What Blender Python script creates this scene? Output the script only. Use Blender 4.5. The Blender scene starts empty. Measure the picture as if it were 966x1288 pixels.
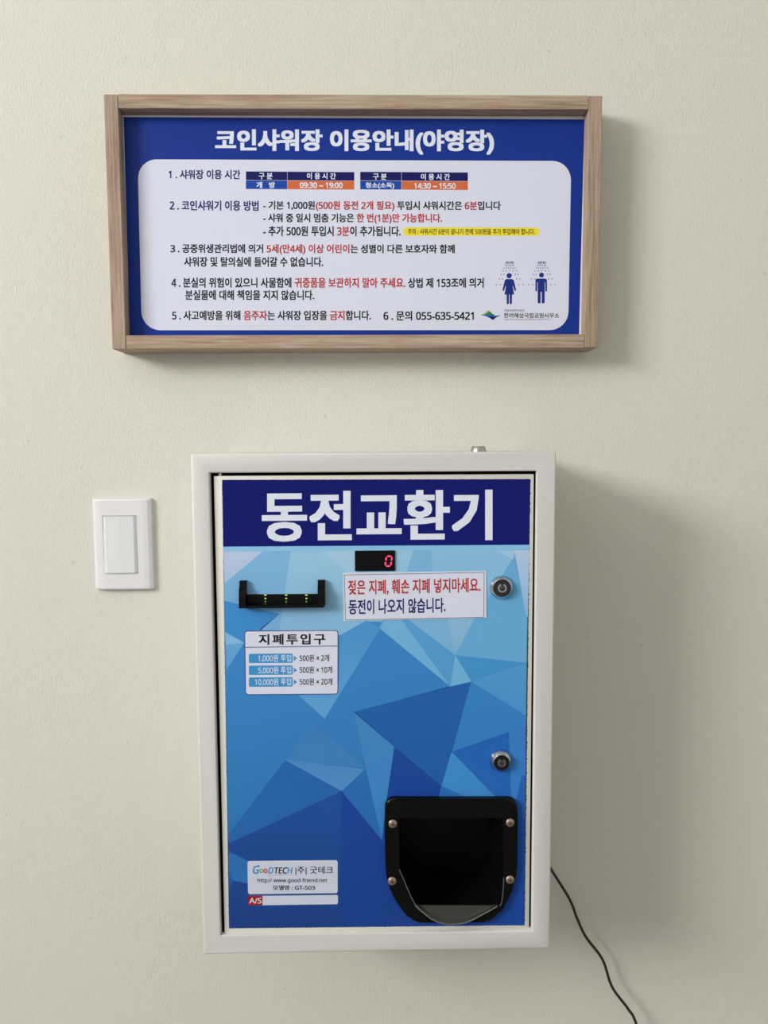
import bpy, bmesh, math, random
from mathutils import Vector, Matrix

# ------------------------------------------------------------------ camera, light, exposure
S = bpy.context.scene
COL = S.collection
random.seed(7)

CAM_Z = 1.5                       # eye height, one metre from the wall (wall face is y = 0)
F_PX, CX, CY = 967.0, 483.0, 644.0
PITCH, YAW, ROLL = math.radians(4.743), math.radians(-1.067), math.radians(-0.314)


def cam_rows():
    cp, sp = math.cos(PITCH), math.sin(PITCH)
    cy, sy = math.cos(YAW), math.sin(YAW)
    cr, sr = math.cos(ROLL), math.sin(ROLL)
    rx = Matrix(((1, 0, 0), (0, cp, -sp), (0, sp, cp)))
    ry = Matrix(((cy, 0, sy), (0, 1, 0), (-sy, 0, cy)))
    rz = Matrix(((cr, -sr, 0), (sr, cr, 0), (0, 0, 1)))
    return rz @ rx @ ry           # rows: right, down, forward in (x, down, into-wall) axes


M = cam_rows()
MT = M.transposed()


def to_world(v):
    return Vector((v[0], v[2], -v[1]))


cam_data = bpy.data.cameras.new('camera')
cam = bpy.data.objects.new('camera', cam_data)
COL.objects.link(cam)
right, down, fwd = to_world(M[0]), to_world(M[1]), to_world(M[2])
rot = Matrix((right, -down, -fwd)).transposed()
cam.matrix_world = Matrix.Translation((0, -1.0, CAM_Z)) @ rot.to_4x4()
cam_data.sensor_fit = 'VERTICAL'
cam_data.sensor_height = 24.0
cam_data.lens = F_PX / 1288.0 * 24.0
cam_data.clip_start = 0.01
S.camera = cam

S.view_settings.view_transform = 'Standard'
S.view_settings.look = 'None'
S.view_settings.exposure = 0.0
S.view_settings.gamma = 1.0
S.view_settings.use_curve_mapping = False

world = bpy.data.worlds.new('room_daylight')
S.world = world
world.use_nodes = True
bg = world.node_tree.nodes['Background']
bg.inputs['Color'].default_value = (0.96, 0.97, 1.0, 1)
bg.inputs['Strength'].default_value = 0.5

# daylight through the window of the left wall
WIN_X = -3.4
WIN_Y0, WIN_Y1 = -3.45, -1.6
WIN_Z0, WIN_Z1 = 2.25, 3.35
sun_data = bpy.data.lights.new('window_daylight', 'AREA')
sun_data.shape = 'RECTANGLE'
sun_data.size = WIN_Y1 - WIN_Y0
sun_data.size_y = WIN_Z1 - WIN_Z0
sun_data.energy = 218.0
sun_data.color = (1.0, 0.985, 0.95)
sun = bpy.data.objects.new('window_daylight', sun_data)
COL.objects.link(sun)
sun.location = (WIN_X - 0.10, (WIN_Y0 + WIN_Y1) / 2, (WIN_Z0 + WIN_Z1) / 2)
sun.rotation_euler = (math.radians(90), 0, math.radians(-90))

# ------------------------------------------------------------------ helpers
GAIN = 0.99                      # how bright a white print comes out under this light


def lin(c):
    c = c / 255.0
    return c / 12.92 if c <= 0.04045 else ((c + 0.055) / 1.055) ** 2.4


def rgb(r, g, b, k=GAIN):
    return (min(lin(r) / k, 0.9), min(lin(g) / k, 0.9), min(lin(b) / k, 0.9), 1)


MATS = {}


def mat(name, color, rough=0.5, metal=0.0, spec=None, emit=None, emit_s=0.0, coat=0.0):
    if name in MATS:
        return MATS[name]
    if spec is None:
        spec = 0.2 if name.startswith('print') else 0.5
    m = bpy.data.materials.new(name)
    m.use_nodes = True
    b = m.node_tree.nodes['Principled BSDF']
    b.inputs['Base Color'].default_value = color
    b.inputs['Roughness'].default_value = rough
    b.inputs['Metallic'].default_value = metal
    b.inputs['Specular IOR Level'].default_value = spec
    b.inputs['Coat Weight'].default_value = coat
    b.inputs['Coat Roughness'].default_value = 0.08
    if emit:
        b.inputs['Emission Color'].default_value = emit
        b.inputs['Emission Strength'].default_value = emit_s
    MATS[name] = m
    return m


def add_noise(m, scale=(1, 1, 1), freq=60, detail=4, amount=0.08, bump=0.0, dist=0.001, rough=0.55):
    """object-space noise: a small colour change and a bump"""
    nt = m.node_tree
    b = nt.nodes['Principled BSDF']
    tc = nt.nodes.new('ShaderNodeTexCoord')
    mp = nt.nodes.new('ShaderNodeMapping')
    mp.inputs['Scale'].default_value = scale
    nz = nt.nodes.new('ShaderNodeTexNoise')
    nz.inputs['Scale'].default_value = freq
    nz.inputs['Detail'].default_value = detail
    nz.inputs['Roughness'].default_value = rough
    nt.links.new(tc.outputs['Object'], mp.inputs['Vector'])
    nt.links.new(mp.outputs['Vector'], nz.inputs['Vector'])
    if amount:
        base = list(b.inputs['Base Color'].default_value)
        rp = nt.nodes.new('ShaderNodeValToRGB')
        rp.color_ramp.elements[0].position = 0.3
        rp.color_ramp.elements[1].position = 0.7
        rp.color_ramp.elements[0].color = [c * (1 - amount) for c in base[:3]] + [1]
        rp.color_ramp.elements[1].color = [min(c * (1 + amount), 0.95) for c in base[:3]] + [1]
        nt.links.new(nz.outputs['Fac'], rp.inputs['Fac'])
        nt.links.new(rp.outputs['Color'], b.inputs['Base Color'])
    if bump:
        bp = nt.nodes.new('ShaderNodeBump')
        bp.inputs['Strength'].default_value = bump
        bp.inputs['Distance'].default_value = dist
        nt.links.new(nz.outputs['Fac'], bp.inputs['Height'])
        nt.links.new(bp.outputs['Normal'], b.inputs['Normal'])
    return m


def P(px, py, d):
    """a point of the photograph on the plane d metres in front of the wall"""
    v = MT @ Vector(((px - CX) / F_PX, (py - CY) / F_PX, 1.0))
    t = (1.0 - d) / v[2]
    return Vector((v[0] * t, -d, CAM_Z - v[1] * t))


def obj(name, bm, mats, parent=None, smooth=False):
    me = bpy.data.meshes.new(name)
    bmesh.ops.recalc_face_normals(bm, faces=bm.faces)
    bm.to_mesh(me)
    bm.free()
    for m in (mats if isinstance(mats, (list, tuple)) else [mats]):
        me.materials.append(m)
    if smooth:
        for p in me.polygons:
            p.use_smooth = True
        try:
            me.set_sharp_from_angle(angle=math.radians(40))
        except Exception:
            pass
    o = bpy.data.objects.new(name, me)
    COL.objects.link(o)
    if parent:
        o.parent = parent
        o.matrix_parent_inverse = Matrix.Translation(-parent_origin(parent))
    return o


def parent_origin(p):
    """only the top-level Empty is moved; parts stay at its world axes"""
    return p.location.copy() if not p.parent else Vector((0, 0, 0))


def thing(name, loc, label, cat, group=None):
    o = bpy.data.objects.new(name, None)
    o.empty_display_size = 0.05
    o.location = loc
    COL.objects.link(o)
    o['label'] = label
    o['category'] = cat
    if group:
        o['group'] = group
    return o


def box_bm(x0, x1, y0, y1, z0, z1, bevel=0.0, seg=2, bm=None):
    bm = bm or bmesh.new()
    vs = [bm.verts.new((x, y, z)) for x in (x0, x1) for y in (y0, y1) for z in (z0, z1)]
    idx = [(0, 1, 3, 2), (4, 6, 7, 5), (0, 4, 5, 1), (2, 3, 7, 6), (0, 2, 6, 4), (1, 5, 7, 3)]
    fs = [bm.faces.new([vs[i] for i in f]) for f in idx]
    if bevel:
        es = {e for f in fs for e in f.edges}
        bmesh.ops.bevel(bm, geom=list(es), offset=bevel, segments=seg, affect='EDGES', profile=0.5)
    return bm


def prism_bm(pts, d0, d1, bevel=0.0, seg=2, bm=None):
    """pts: (x, z) outline; from depth d0 (back) to d1 (front); bevel rounds the front rim"""
    bm = bm or bmesh.new()
    back = [bm.verts.new((x, -d0, z)) for x, z in pts]
    front = [bm.verts.new((x, -d1, z)) for x, z in pts]
    bm.faces.new(back)
    ff = bm.faces.new(front)
    n = len(pts)
    for i in range(n):
        bm.faces.new((back[i], back[(i + 1) % n], front[(i + 1) % n], front[i]))
    if bevel:
        bmesh.ops.bevel(bm, geom=list(ff.edges), offset=bevel, segments=seg, affect='EDGES', profile=0.5)
    return bm


def ring_prism_bm(outer, inner, d0, d1, bm=None):
    """plate with a hole: outer and inner outlines with the same number of points"""
    bm = bm or bmesh.new()
    n = len(outer)
    ob = [bm.verts.new((x, -d0, z)) for x, z in outer]
    of = [bm.verts.new((x, -d1, z)) for x, z in outer]
    ib = [bm.verts.new((x, -d0, z)) for x, z in inner]
    if_ = [bm.verts.new((x, -d1, z)) for x, z in inner]
    for i in range(n):
        j = (i + 1) % n
        bm.faces.new((of[i], of[j], if_[j], if_[i]))
        bm.faces.new((ob[i], ib[i], ib[j], ob[j]))
        bm.faces.new((ob[i], ob[j], of[j], of[i]))
        bm.faces.new((ib[i], if_[i], if_[j], ib[j]))
    return bm, of, if_


def flat_bm(pts, d, bm=None, mi=0):
    bm = bm or bmesh.new()
    f = bm.faces.new([bm.verts.new((x, -d, z)) for x, z in pts])
    f.material_index = mi
    return bm


def rrect(x0, x1, z0, z1, r, n=6):
    pts = []
    for cx, cz, a in ((x1 - r, z1 - r, 0), (x0 + r, z1 - r, 90), (x0 + r, z0 + r, 180), (x1 - r, z0 + r, 270)):
        for k in range(n + 1):
            t = math.radians(a + 90.0 * k / n)
            pts.append((cx + r * math.cos(t), cz + r * math.sin(t)))
    return pts


def quad_round(tl, tr, br, bl, d, r, n=5):
    """rounded four-cornered outline from picture corners on the plane d; r in metres"""
    c = [P(*tl, d), P(*tr, d), P(*br, d), P(*bl, d)]
    pts = []
    for i in range(4):
        p, a, b = c[i], c[i - 1], c[(i + 1) % 4]
        if r <= 0:
            pts.append((p.x, p.z))
            continue
        va, vb = (a - p).normalized(), (b - p).normalized()
        o = p + va * r + vb * r
        for k in range(n + 1):
            t = k / n * math.pi / 2
            q = o - vb * r * math.cos(t) - va * r * math.sin(t)
            pts.append((q.x, q.z))
    return pts


def pix(pts, d):
    out = []
    for a, b in pts:
        w = P(a, b, d)
        out.append((w.x, w.z))
    return out


def lathe_bm(profile, c, axis='y', n=32, bm=None):
    """profile: (radius, height along axis); axis 'y' points out of the wall, 'z' up"""
    bm = bm or bmesh.new()
    rings = []
    for r, h in profile:
        ring = []
        for k in range(n):
            t = 2 * math.pi * k / n
            if axis == 'y':
                v = (c[0] + r * math.cos(t), c[1] - h, c[2] + r * math.sin(t))
            else:
                v = (c[0] + r * math.cos(t), c[1] + r * math.sin(t), c[2] + h)
            ring.append(bm.verts.new(v))
        rings.append(ring)
    for a, b in zip(rings, rings[1:]):
        for k in range(n):
            bm.faces.new((a[k], a[(k + 1) % n], b[(k + 1) % n], b[k]))
    bm.faces.new(rings[0])
    bm.faces.new(rings[-1])
    return bm


def tube_bm(pts, r, n=10, bm=None):
    bm = bm or bmesh.new()
    rings = []
    prev = Vector((0, -1, 0))
    for i, p in enumerate(pts):
        t = (pts[min(i + 1, len(pts) - 1)] - pts[max(i - 1, 0)]).normalized()
        u = prev - t * prev.dot(t)
        u = u.normalized() if u.length > 1e-6 else t.orthogonal().normalized()
        prev = u
        w = t.cross(u)
        rr = r[i] if isinstance(r, (list, tuple)) else r
        rings.append([bm.verts.new(p + (u * math.cos(2 * math.pi * k / n) + w * math.sin(2 * math.pi * k / n)) * rr)
                      for k in range(n)])
    for a, b in zip(rings, rings[1:]):
        for k in range(n):
            bm.faces.new((a[k], a[(k + 1) % n], b[(k + 1) % n], b[k]))
    bm.faces.new(rings[0])
    bm.faces.new(rings[-1])
    return bm


def catmull(pts, k=8):
    out = []
    for i in range(len(pts) - 1):
        p0, p1, p2, p3 = pts[max(i - 1, 0)], pts[i], pts[i + 1], pts[min(i + 2, len(pts) - 1)]
        for j in range(k):
            t = j / k
            out.append(0.5 * ((2 * p1) + (p2 - p0) * t + (2 * p0 - 5 * p1 + 4 * p2 - p3) * t * t
                              + (3 * p1 - p0 - 3 * p2 + p3) * t ** 3))
    out.append(pts[-1].copy())
    return out


def plain_sans(t):
    """digits and Latin letters in the even-stroked sans face that sits with the Hangul"""
    out = ''
    for ch in t:
        if '0' <= ch <= '9':
            ch = chr(0x1D7E2 + ord(ch) - 48)
        elif 'A' <= ch <= 'Z':
            ch = chr(0x1D5A0 + ord(ch) - 65)
        elif 'a' <= ch <= 'z':
            ch = chr(0x1D5BA + ord(ch) - 97)
        out += ch
    return out


def ink(bm, runs, x0, x1, y0, y1, d, slope=0.0, bold=0.0, shear=0.0, spacing=1.0):
    """print a line of writing into bm. runs: [(text, material index)]; picture box x0..x1, y0 (top)..y1 (bottom);
    slope: how many pixels the right end is lower than the left"""
    runs = [(plain_sans(t), mi) for t, mi in runs]
    cu = bpy.data.curves.new('writing', 'FONT')
    cu.body = ''.join(t for t, _ in runs)
    nm = max(i for _, i in runs) + 1
    dummy = bpy.data.materials.get('slot') or bpy.data.materials.new('slot')
    for _ in range(nm):
        cu.materials.append(dummy)
    k = 0
    for t, mi in runs:
        for _ in t:
            cu.body_format[k].material_index = mi
            k += 1
    cu.shear = shear
    cu.space_character = spacing
    cu.resolution_u = 3
    cu.fill_mode = 'FRONT'
    o = bpy.data.objects.new('writing', cu)
    COL.objects.link(o)
    bpy.context.view_layer.update()
    me = bpy.data.meshes.new_from_object(o.evaluated_get(bpy.context.evaluated_depsgraph_get()))
    bpy.data.objects.remove(o)
    bpy.data.curves.remove(cu)
    xs = [v.co.x for v in me.vertices]
    ys = [v.co.y for v in me.vertices]
    a, b, c, e = min(xs) - bold, max(xs) + bold, min(ys) - bold * 0.7, max(ys) + bold * 0.7
    # heavier lettering: the same outlines printed again a hair to each side
    moves = [(0, 0)]
    if bold:
        moves = [(bold, bold), (-bold, bold), (bold, -bold), (-bold, -bold)]
        if bold > 0.02:
            moves += [(0, 0), (bold, 0), (-bold, 0), (0, bold), (0, -bold)]
    for n, (mx, my) in enumerate(moves):
        vs = []
        for v in me.vertices:
            s = (v.co.x + mx - a) / (b - a)
            t = (v.co.y + my * 0.7 - c) / (e - c)
            vs.append(bm.verts.new(P(x0 + (x1 - x0) * s, y1 - (y1 - y0) * t + slope * s, d + n * 2e-6)))
        for p in me.polygons:
            try:
                f = bm.faces.new([vs[i] for i in p.vertices])
                f.material_index = p.material_index
            except ValueError:
                pass
    bpy.data.meshes.remove(me)
    return bm


def flip_out(bm):
    for f in bm.faces:
        f.normal_update()
        if f.normal.y > 0:
            f.normal_flip()


def print_obj(name, bm, mats, parent):
    """flat print: every face looks out from the wall"""
    flip_out(bm)
    me = bpy.data.meshes.new(name)
    bm.to_mesh(me)
    bm.free()
    for m in (mats if isinstance(mats, (list, tuple)) else [mats]):
        me.materials.append(m)
    o = bpy.data.objects.new(name, me)
    COL.objects.link(o)
    o.parent = parent
    o.matrix_parent_inverse = Matrix.Translation(-parent_origin(parent))
    return o


# ------------------------------------------------------------------ materials
m_wall = mat('cream_wallpaper', (0.675, 0.668, 0.60, 1), 0.75, spec=0.25)


def wallpaper(m):
    nt = m.node_tree
    b = nt.nodes['Principled BSDF']
    tc = nt.nodes.new('ShaderNodeTexCoord')
    mp = nt.nodes.new('ShaderNodeMapping')
    mp.inputs['Scale'].default_value = (1.0, 1.0, 0.55)
    nt.links.new(tc.outputs['Object'], mp.inputs['Vector'])
    n1 = nt.nodes.new('ShaderNodeTexNoise')
    n1.inputs['Scale'].default_value = 430
    n1.inputs['Detail'].default_value = 3
    n1.inputs['Distortion'].default_value = 0.6
    n2 = nt.nodes.new('ShaderNodeTexNoise')
    n2.inputs['Scale'].default_value = 22
    n2.inputs['Detail'].default_value = 4
    for n in (n1, n2):
        nt.links.new(mp.outputs['Vector'], n.inputs['Vector'])
    mx = nt.nodes.new('ShaderNodeMath')
    mx.operation = 'MULTIPLY_ADD'
    mx.inputs[1].default_value = 0.6
    nt.links.new(n2.outputs['Fac'], mx.inputs[0])
    nt.links.new(n1.outputs['Fac'], mx.inputs[2])
    bp = nt.nodes.new('ShaderNodeBump')
    bp.inputs['Strength'].default_value = 0.62
    bp.inputs['Distance'].default_value = 0.0012
    nt.links.new(mx.outputs[0], bp.inputs['Height'])
    nt.links.new(bp.outputs['Normal'], b.inputs['Normal'])
    # faint specks of dirt in the paper
    n3 = nt.nodes.new('ShaderNodeTexNoise')
    n3.inputs['Scale'].default_value = 95
    n3.inputs['Detail'].default_value = 2
    nt.links.new(tc.outputs['Object'], n3.inputs['Vector'])
    rp = nt.nodes.new('ShaderNodeValToRGB')
    base = list(b.inputs['Base Color'].default_value)
    rp.color_ramp.elements[0].position = 0.22
    rp.color_ramp.elements[0].color = [c * 0.82 for c in base[:3]] + [1]
    rp.color_ramp.elements[1].position = 0.30
    rp.color_ramp.elements[1].color = base
    nt.links.new(n3.outputs['Fac'], rp.inputs['Fac'])
    nt.links.new(rp.outputs['Color'], b.inputs['Base Color'])


wallpaper(m_wall)
m_plaster = mat('plain_plaster', (0.74, 0.72, 0.64, 1), 0.9, spec=0.2)
m_ceiling = mat('white_ceiling', (0.78, 0.78, 0.76, 1), 0.9, spec=0.2)
m_floor = mat('grey_floor_tile', (0.16, 0.15, 0.135, 1), 0.5)
add_noise(m_floor, freq=9, amount=0.1)
m_upvc = mat('white_window_frame', (0.8, 0.8, 0.8, 1), 0.4)


def wood(name, along):
    m = mat(name, rgb(160, 130, 108, 0.72), 0.62, spec=0.3)
    nt = m.node_tree
    b = nt.nodes['Principled BSDF']
    tc = nt.nodes.new('ShaderNodeTexCoord')
    mp = nt.nodes.new('ShaderNodeMapping')
    mp.inputs['Scale'].default_value = (0.035, 1, 1) if along == 'x' else (1, 1, 0.035)
    nz = nt.nodes.new('ShaderNodeTexNoise')
    nz.inputs['Scale'].default_value = 420
    nz.inputs['Detail'].default_value = 5
    nz.inputs['Roughness'].default_value = 0.65
    n2 = nt.nodes.new('ShaderNodeTexNoise')
    n2.inputs['Scale'].default_value = 120
    n2.inputs['Detail'].default_value = 2
    nt.links.new(tc.outputs['Object'], mp.inputs['Vector'])
    nt.links.new(mp.outputs['Vector'], nz.inputs['Vector'])
    nt.links.new(mp.outputs['Vector'], n2.inputs['Vector'])
    ad = nt.nodes.new('ShaderNodeMath')
    ad.operation = 'MULTIPLY_ADD'
    ad.inputs[1].default_value = 0.5
    nt.links.new(n2.outputs['Fac'], ad.inputs[0])
    nt.links.new(nz.outputs['Fac'], ad.inputs[2])
    rp = nt.nodes.new('ShaderNodeValToRGB')
    e = rp.color_ramp.elements
    e[0].position = 0.52
    e[0].color = rgb(124, 103, 88, 0.9)
    e[1].position = 0.98
    e[1].color = rgb(180, 161, 146, 0.9)
    mid = e.new(0.72)
    mid.color = rgb(156, 134, 117, 0.9)
    nt.links.new(ad.outputs[0], rp.inputs['Fac'])
    nt.links.new(rp.outputs['Color'], b.inputs['Base Color'])
    bp = nt.nodes.new('ShaderNodeBump')
    bp.inputs['Strength'].default_value = 0.25
    bp.inputs['Distance'].default_value = 0.0004
    nt.links.new(ad.outputs[0], bp.inputs['Height'])
    nt.links.new(bp.outputs['Normal'], b.inputs['Normal'])
    return m


m_wood_h = wood('grey_brown_wood_across', 'x')
m_wood_v = wood('grey_brown_wood_upright', 'z')
m_sheet = mat('sign_board_white', rgb(222, 222, 228), 0.5)
m_blue = mat('print_royal_blue', rgb(18, 50, 142), 0.38)
m_white = mat('print_white', rgb(215, 218, 236), 0.4)
m_lwhite = mat('print_letter_white', rgb(222, 228, 252), 0.4)
m_navy = mat('print_navy', rgb(22, 32, 104), 0.5)
m_dnavy = mat('print_deep_navy', rgb(18, 20, 92), 0.45)
m_tblue = mat('print_table_blue', rgb(24, 70, 165), 0.45)
m_orange = mat('print_orange', rgb(206, 106, 64), 0.45)
m_black = mat('print_black', rgb(14, 16, 24), 0.5)
m_red = mat('print_red', rgb(174, 52, 50), 0.5)
m_yellow = mat('print_yellow', rgb(236, 218, 60), 0.45)
m_pict = mat('print_pictogram_blue', rgb(24, 48, 130), 0.45)
m_green = mat('print_leaf_green', rgb(150, 195, 120), 0.45)
m_dgreen = mat('print_deep_green', rgb(60, 120, 60), 0.45)
m_cobalt = mat('print_cobalt', rgb(28, 96, 176), 0.45)
m_paint = mat('ivory_powder_coat', rgb(208, 208, 206), 0.42)
add_noise(m_paint, freq=500, amount=0.0, bump=0.05, dist=0.0003)
m_doorpaint = mat('ivory_door_paint', rgb(214, 213, 204), 0.42)
m_gap = mat('gap_painted_shade', (0.012, 0.012, 0.010, 1), 0.9, spec=0.1)  # near-black colour stands in for the shade inside the door gap
m_plastic = mat('black_gloss_plastic', (0.003, 0.003, 0.0035, 1), 0.16, spec=0.2)
m_plastic2 = mat('black_satin_plastic', (0.003, 0.003, 0.0035, 1), 0.36, spec=0.15)
m_chrome = mat('chrome', (0.52, 0.54, 0.58, 1), 0.14, metal=1.0)
m_steel = mat('brushed_steel', (0.48, 0.47, 0.45, 1), 0.35, metal=1.0)
m_core = mat('dark_worn_steel', (0.12, 0.115, 0.11, 1), 0.4, metal=1.0)
m_bronze = mat('worn_nickel_screw', (0.42, 0.31, 0.25, 1), 0.42, metal=0.85)
m_cord = mat('black_rubber', (0.012, 0.012, 0.012, 1), 0.5)
m_switch = mat('white_switch_plastic', rgb(222, 222, 226), 0.3)
m_rock = mat('white_rocker_plastic', rgb(219, 220, 224), 0.28)

# ------------------------------------------------------------------ the room
def struct(name, bm, m):
    o = obj(name, bm, m)
    o['kind'] = 'structure'
    return o


RX = 2.6
struct('wall_back', box_bm(WIN_X - 0.08, RX + 0.1, 0, 0.12, 0, 3.7), m_wall)
struct('floor', box_bm(WIN_X - 0.08, RX + 0.1, -4.6, 0.12, -0.1, 0), m_floor)
struct('ceiling', box_bm(WIN_X - 0.08, RX + 0.1, -4.6, 0.12, 3.7, 3.8), m_ceiling)
struct('wall_right', box_bm(RX, RX + 0.1, -4.6, 0, 0, 3.7), m_plaster)
lw = bmesh.new()
box_bm(WIN_X - 0.08, WIN_X, -4.6, WIN_Y0, 0, 3.7, bm=lw)
box_bm(WIN_X - 0.08, WIN_X, WIN_Y1, 0, 0, 3.7, bm=lw)
box_bm(WIN_X - 0.08, WIN_X, WIN_Y0, WIN_Y1, 0, WIN_Z0, bm=lw)
box_bm(WIN_X - 0.08, WIN_X, WIN_Y0, WIN_Y1, WIN_Z1, 3.7, bm=lw)
struct('wall_left', lw, m_plaster)
wf = bmesh.new()
e = 0.035
for a in ((WIN_Y0, WIN_Y1, WIN_Z0, WIN_Z0 + e), (WIN_Y0, WIN_Y1, WIN_Z1 - e, WIN_Z1),
          (WIN_Y0, WIN_Y0 + e, WIN_Z0 + e, WIN_Z1 - e), (WIN_Y1 - e, WIN_Y1, WIN_Z0 + e, WIN_Z1 - e)):
    box_bm(WIN_X - 0.06, WIN_X - 0.01, a[0], a[1], a[2], a[3], bm=wf)
struct('window_1', wf, m_upvc)

# ------------------------------------------------------------------ the framed notice board
DF, DP = 0.045, 0.027            # front of the frame, face of the printed board
tl, tr, br, bl = P(129.5, 118.5, DF), P(757.7, 120.5, DF), P(752, 437.3, DF), P(142, 438.7, DF)
sx0, sx1 = (tl.x + bl.x) / 2, (tr.x + br.x) / 2
sz1, sz0 = (tl.z + tr.z) / 2, (bl.z + br.z) / 2
W = 0.0163
board = thing('notice_board', ((sx0 + sx1) / 2, 0, sz0),
              'blue and white printed notice board in a wooden frame above the machine',
              'sign')
obj('frame_rail', box_bm(sx0, sx0 + W, -DF, 0, sz0, sz1, 0.0006, 1), m_wood_v, board)
obj('frame_rail', box_bm(sx1 - W, sx1, -DF, 0, sz0, sz1, 0.0006, 1), m_wood_v, board)
obj('frame_rail', box_bm(sx0 + W + 0.0006, sx1 - W - 0.0004, -DF, 0, sz1 - W + 0.0005, sz1 + 0.0005, 0.0006, 1), m_wood_h, board)
obj('frame_rail', box_bm(sx0 + W + 0.0004, sx1 - W - 0.0004, -DF + 0.0004, 0, sz0, sz0 + W, 0.0006, 1), m_wood_h, board)
panel = obj('printed_panel', box_bm(sx0 + W, sx1 - W, -DP, -0.004, sz0 + W, sz1 - W), m_sheet, board)

d1 = DP + 0.00003
bm = flat_bm(pix([(155.4, 147.2), (735.2, 150.2), (728.2, 424), (163.3, 424)], d1), d1)
print_obj('blue_print', bm, m_blue, panel)
d2 = DP + 0.00006
bm = flat_bm(quad_round((173, 200.3), (718.5, 202.5), (714.6, 415.2), (178.3, 415.4), d2, 0.023, 8), d2)
print_obj('white_print', bm, m_white, panel)

d3 = DP + 0.00009
bm = bmesh.new()
ink(bm, [('코인샤워장 이용안내(야영장)', 0)], 270.5, 621.5, 162.5, 194, d3, 0.6, bold=0.042)
print_obj('title_lettering', bm, m_lwhite, panel)

# time tables
bm = bmesh.new()
for xa, xb, xc, yo in ((309.1, 361.4, 445.8, 0.0), (452.9, 505.0, 588.7, 0.5)):
    for (p, q, r, s, mi) in ((xa, xb, 0, 11.2, 0), (xb, xc, 0, 11.2, 0), (xa, xb, 11.2, 22.4, 1), (xb, xc, 11.2, 22.4, 2)):
        g = 0.18
        y0 = 215.4 + yo
        sl = 0.9 * (p - xa) / 137
        sr = 0.9 * (q - xa) / 137
        flat_bm(pix([(p + g, y0 + r + g + sl), (q - g, y0 + r + g + sr), (q - g, y0 + s - g + sr), (p + g, y0 + s - g + sl)], d3), d3, bm, mi)
d4 = DP + 0.00013
for t, a, b, y, h in (('구 분', 325.5, 342.8, 217.2, 8.2), ('이 용 시 간', 386, 422.5, 217.4, 8.0), ('개   방', 322.5, 346, 228.6, 8.0),
                      ('09:30 ~ 19:00', 377, 431, 229.2, 7.4), ('구 분', 469.3, 486.3, 218.0, 8.2), ('이 용 시 간', 529.3, 566, 218.3, 8.0),
                      ('청소(소독)', 459.7, 496, 229.2, 8.4), ('14:30 ~ 15:50', 521, 573.2, 230.0, 7.4)):
    ink(bm, [(t, 3)], a, b, y, y + h, d4, 0.2, bold=0.03)
print_obj('time_table', bm, [m_dnavy, m_tblue, m_orange, m_lwhite], panel)

# body text: 0 black, 1 red, 2 navy
B = 0.031
rules = {}
for runs, a, b, y0, y1, sl in (
    ([('1 . 샤워장 이용 시간', 2)], 212, 302.5, 213.3, 225.2, 0.4),
    ([('2 . 코인샤워기 이용 방법', 2)], 213.5, 325.3, 252.0, 264.7, 0.5),
    ([('- 기본 1,000원', 0), ('(500원 동전 2개 필요)', 1), (' 투입시 샤워시간은 ', 0), ('6분', 1), ('입니다', 0)], 331, 630, 252.6, 265.4, 0.6),
    ([('- 샤워 중 일시 멈춤 기능은 ', 0), ('한 번(1분)만 가능합니다.', 1)], 331, 556, 268.2, 281.3, 0.4),
    ([('- 추가 500원 투입시 ', 0), ('3분', 1), ('이 추가됩니다.', 0)], 331, 504, 284.2, 297.0, 0.3),
    ([('3 . 공중위생관리법에 의거 ', 0), ('5세(만4세) 이상 어린이', 1), ('는 성별이 다른 보호자와 함께', 0)], 214.5, 572, 306.8, 320.0, 0.6),
    ([('샤워장 및 탈의실에 들어갈 수 없습니다.', 0)], 231.5, 406.5, 323.0, 335.5, 0.2),
    ([('4 . 분실의 위험이 있으니 사물함에 ', 0), ('귀중품을 보관하지 말아 주세요.', 1), (' 상법 제 153조에 의거', 0)], 215.5, 608.5, 349.0, 361.8, 0.3),
    ([('분실물에 대해 책임을 지지 않습니다.', 0)], 233, 395.2, 364.8, 377.3, 0.1),
    ([('5 . 사고예방을 위해 ', 0), ('음주자', 1), ('는 샤워장 입장을 ', 0), ('금지', 1), ('합니다.', 0)], 216.5, 466.5, 390.5, 402.8, 0.0),
    ([('6 . 문의 055-635-5421', 0)], 482.3, 596, 391.0, 403.3, 0.0),
):
    if runs[0][0][0] in '123456':
        key = runs[0][0][0]
        rules[key] = bmesh.new()
    ink(rules[key], runs, a, b, y0, y1, d3, sl, bold=B)
for key in rules:
    print_obj('rule_lettering', rules[key], [m_black, m_red, m_navy], panel)

# yellow caution strip
bm = flat_bm(quad_round((507, 285.9), (678.3, 286.3), (678.3, 296.9), (507, 296.5), d3, 0.0050, 6), d3)
ink(bm, [('주의 : 샤워시간 6분이 끝나기 전에 500원을 추가 투입해야 합니다.', 1)], 513, 672.5, 287.4, 294.9, d4, 0.2, bold=0.018)
print_obj('caution_strip', bm, [m_yellow, m_black], panel)


def disc(cx, cy, r, n=20):
    return [(cx + r * math.cos(2 * math.pi * k / n), cy + r * math.sin(2 * math.pi * k / n)) for k in range(n)]


def z(pts):                       # from the close view of the corner of the board
    return [(590 + a / 7.43, 320 + b / 7.43) for a, b in pts]


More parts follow.
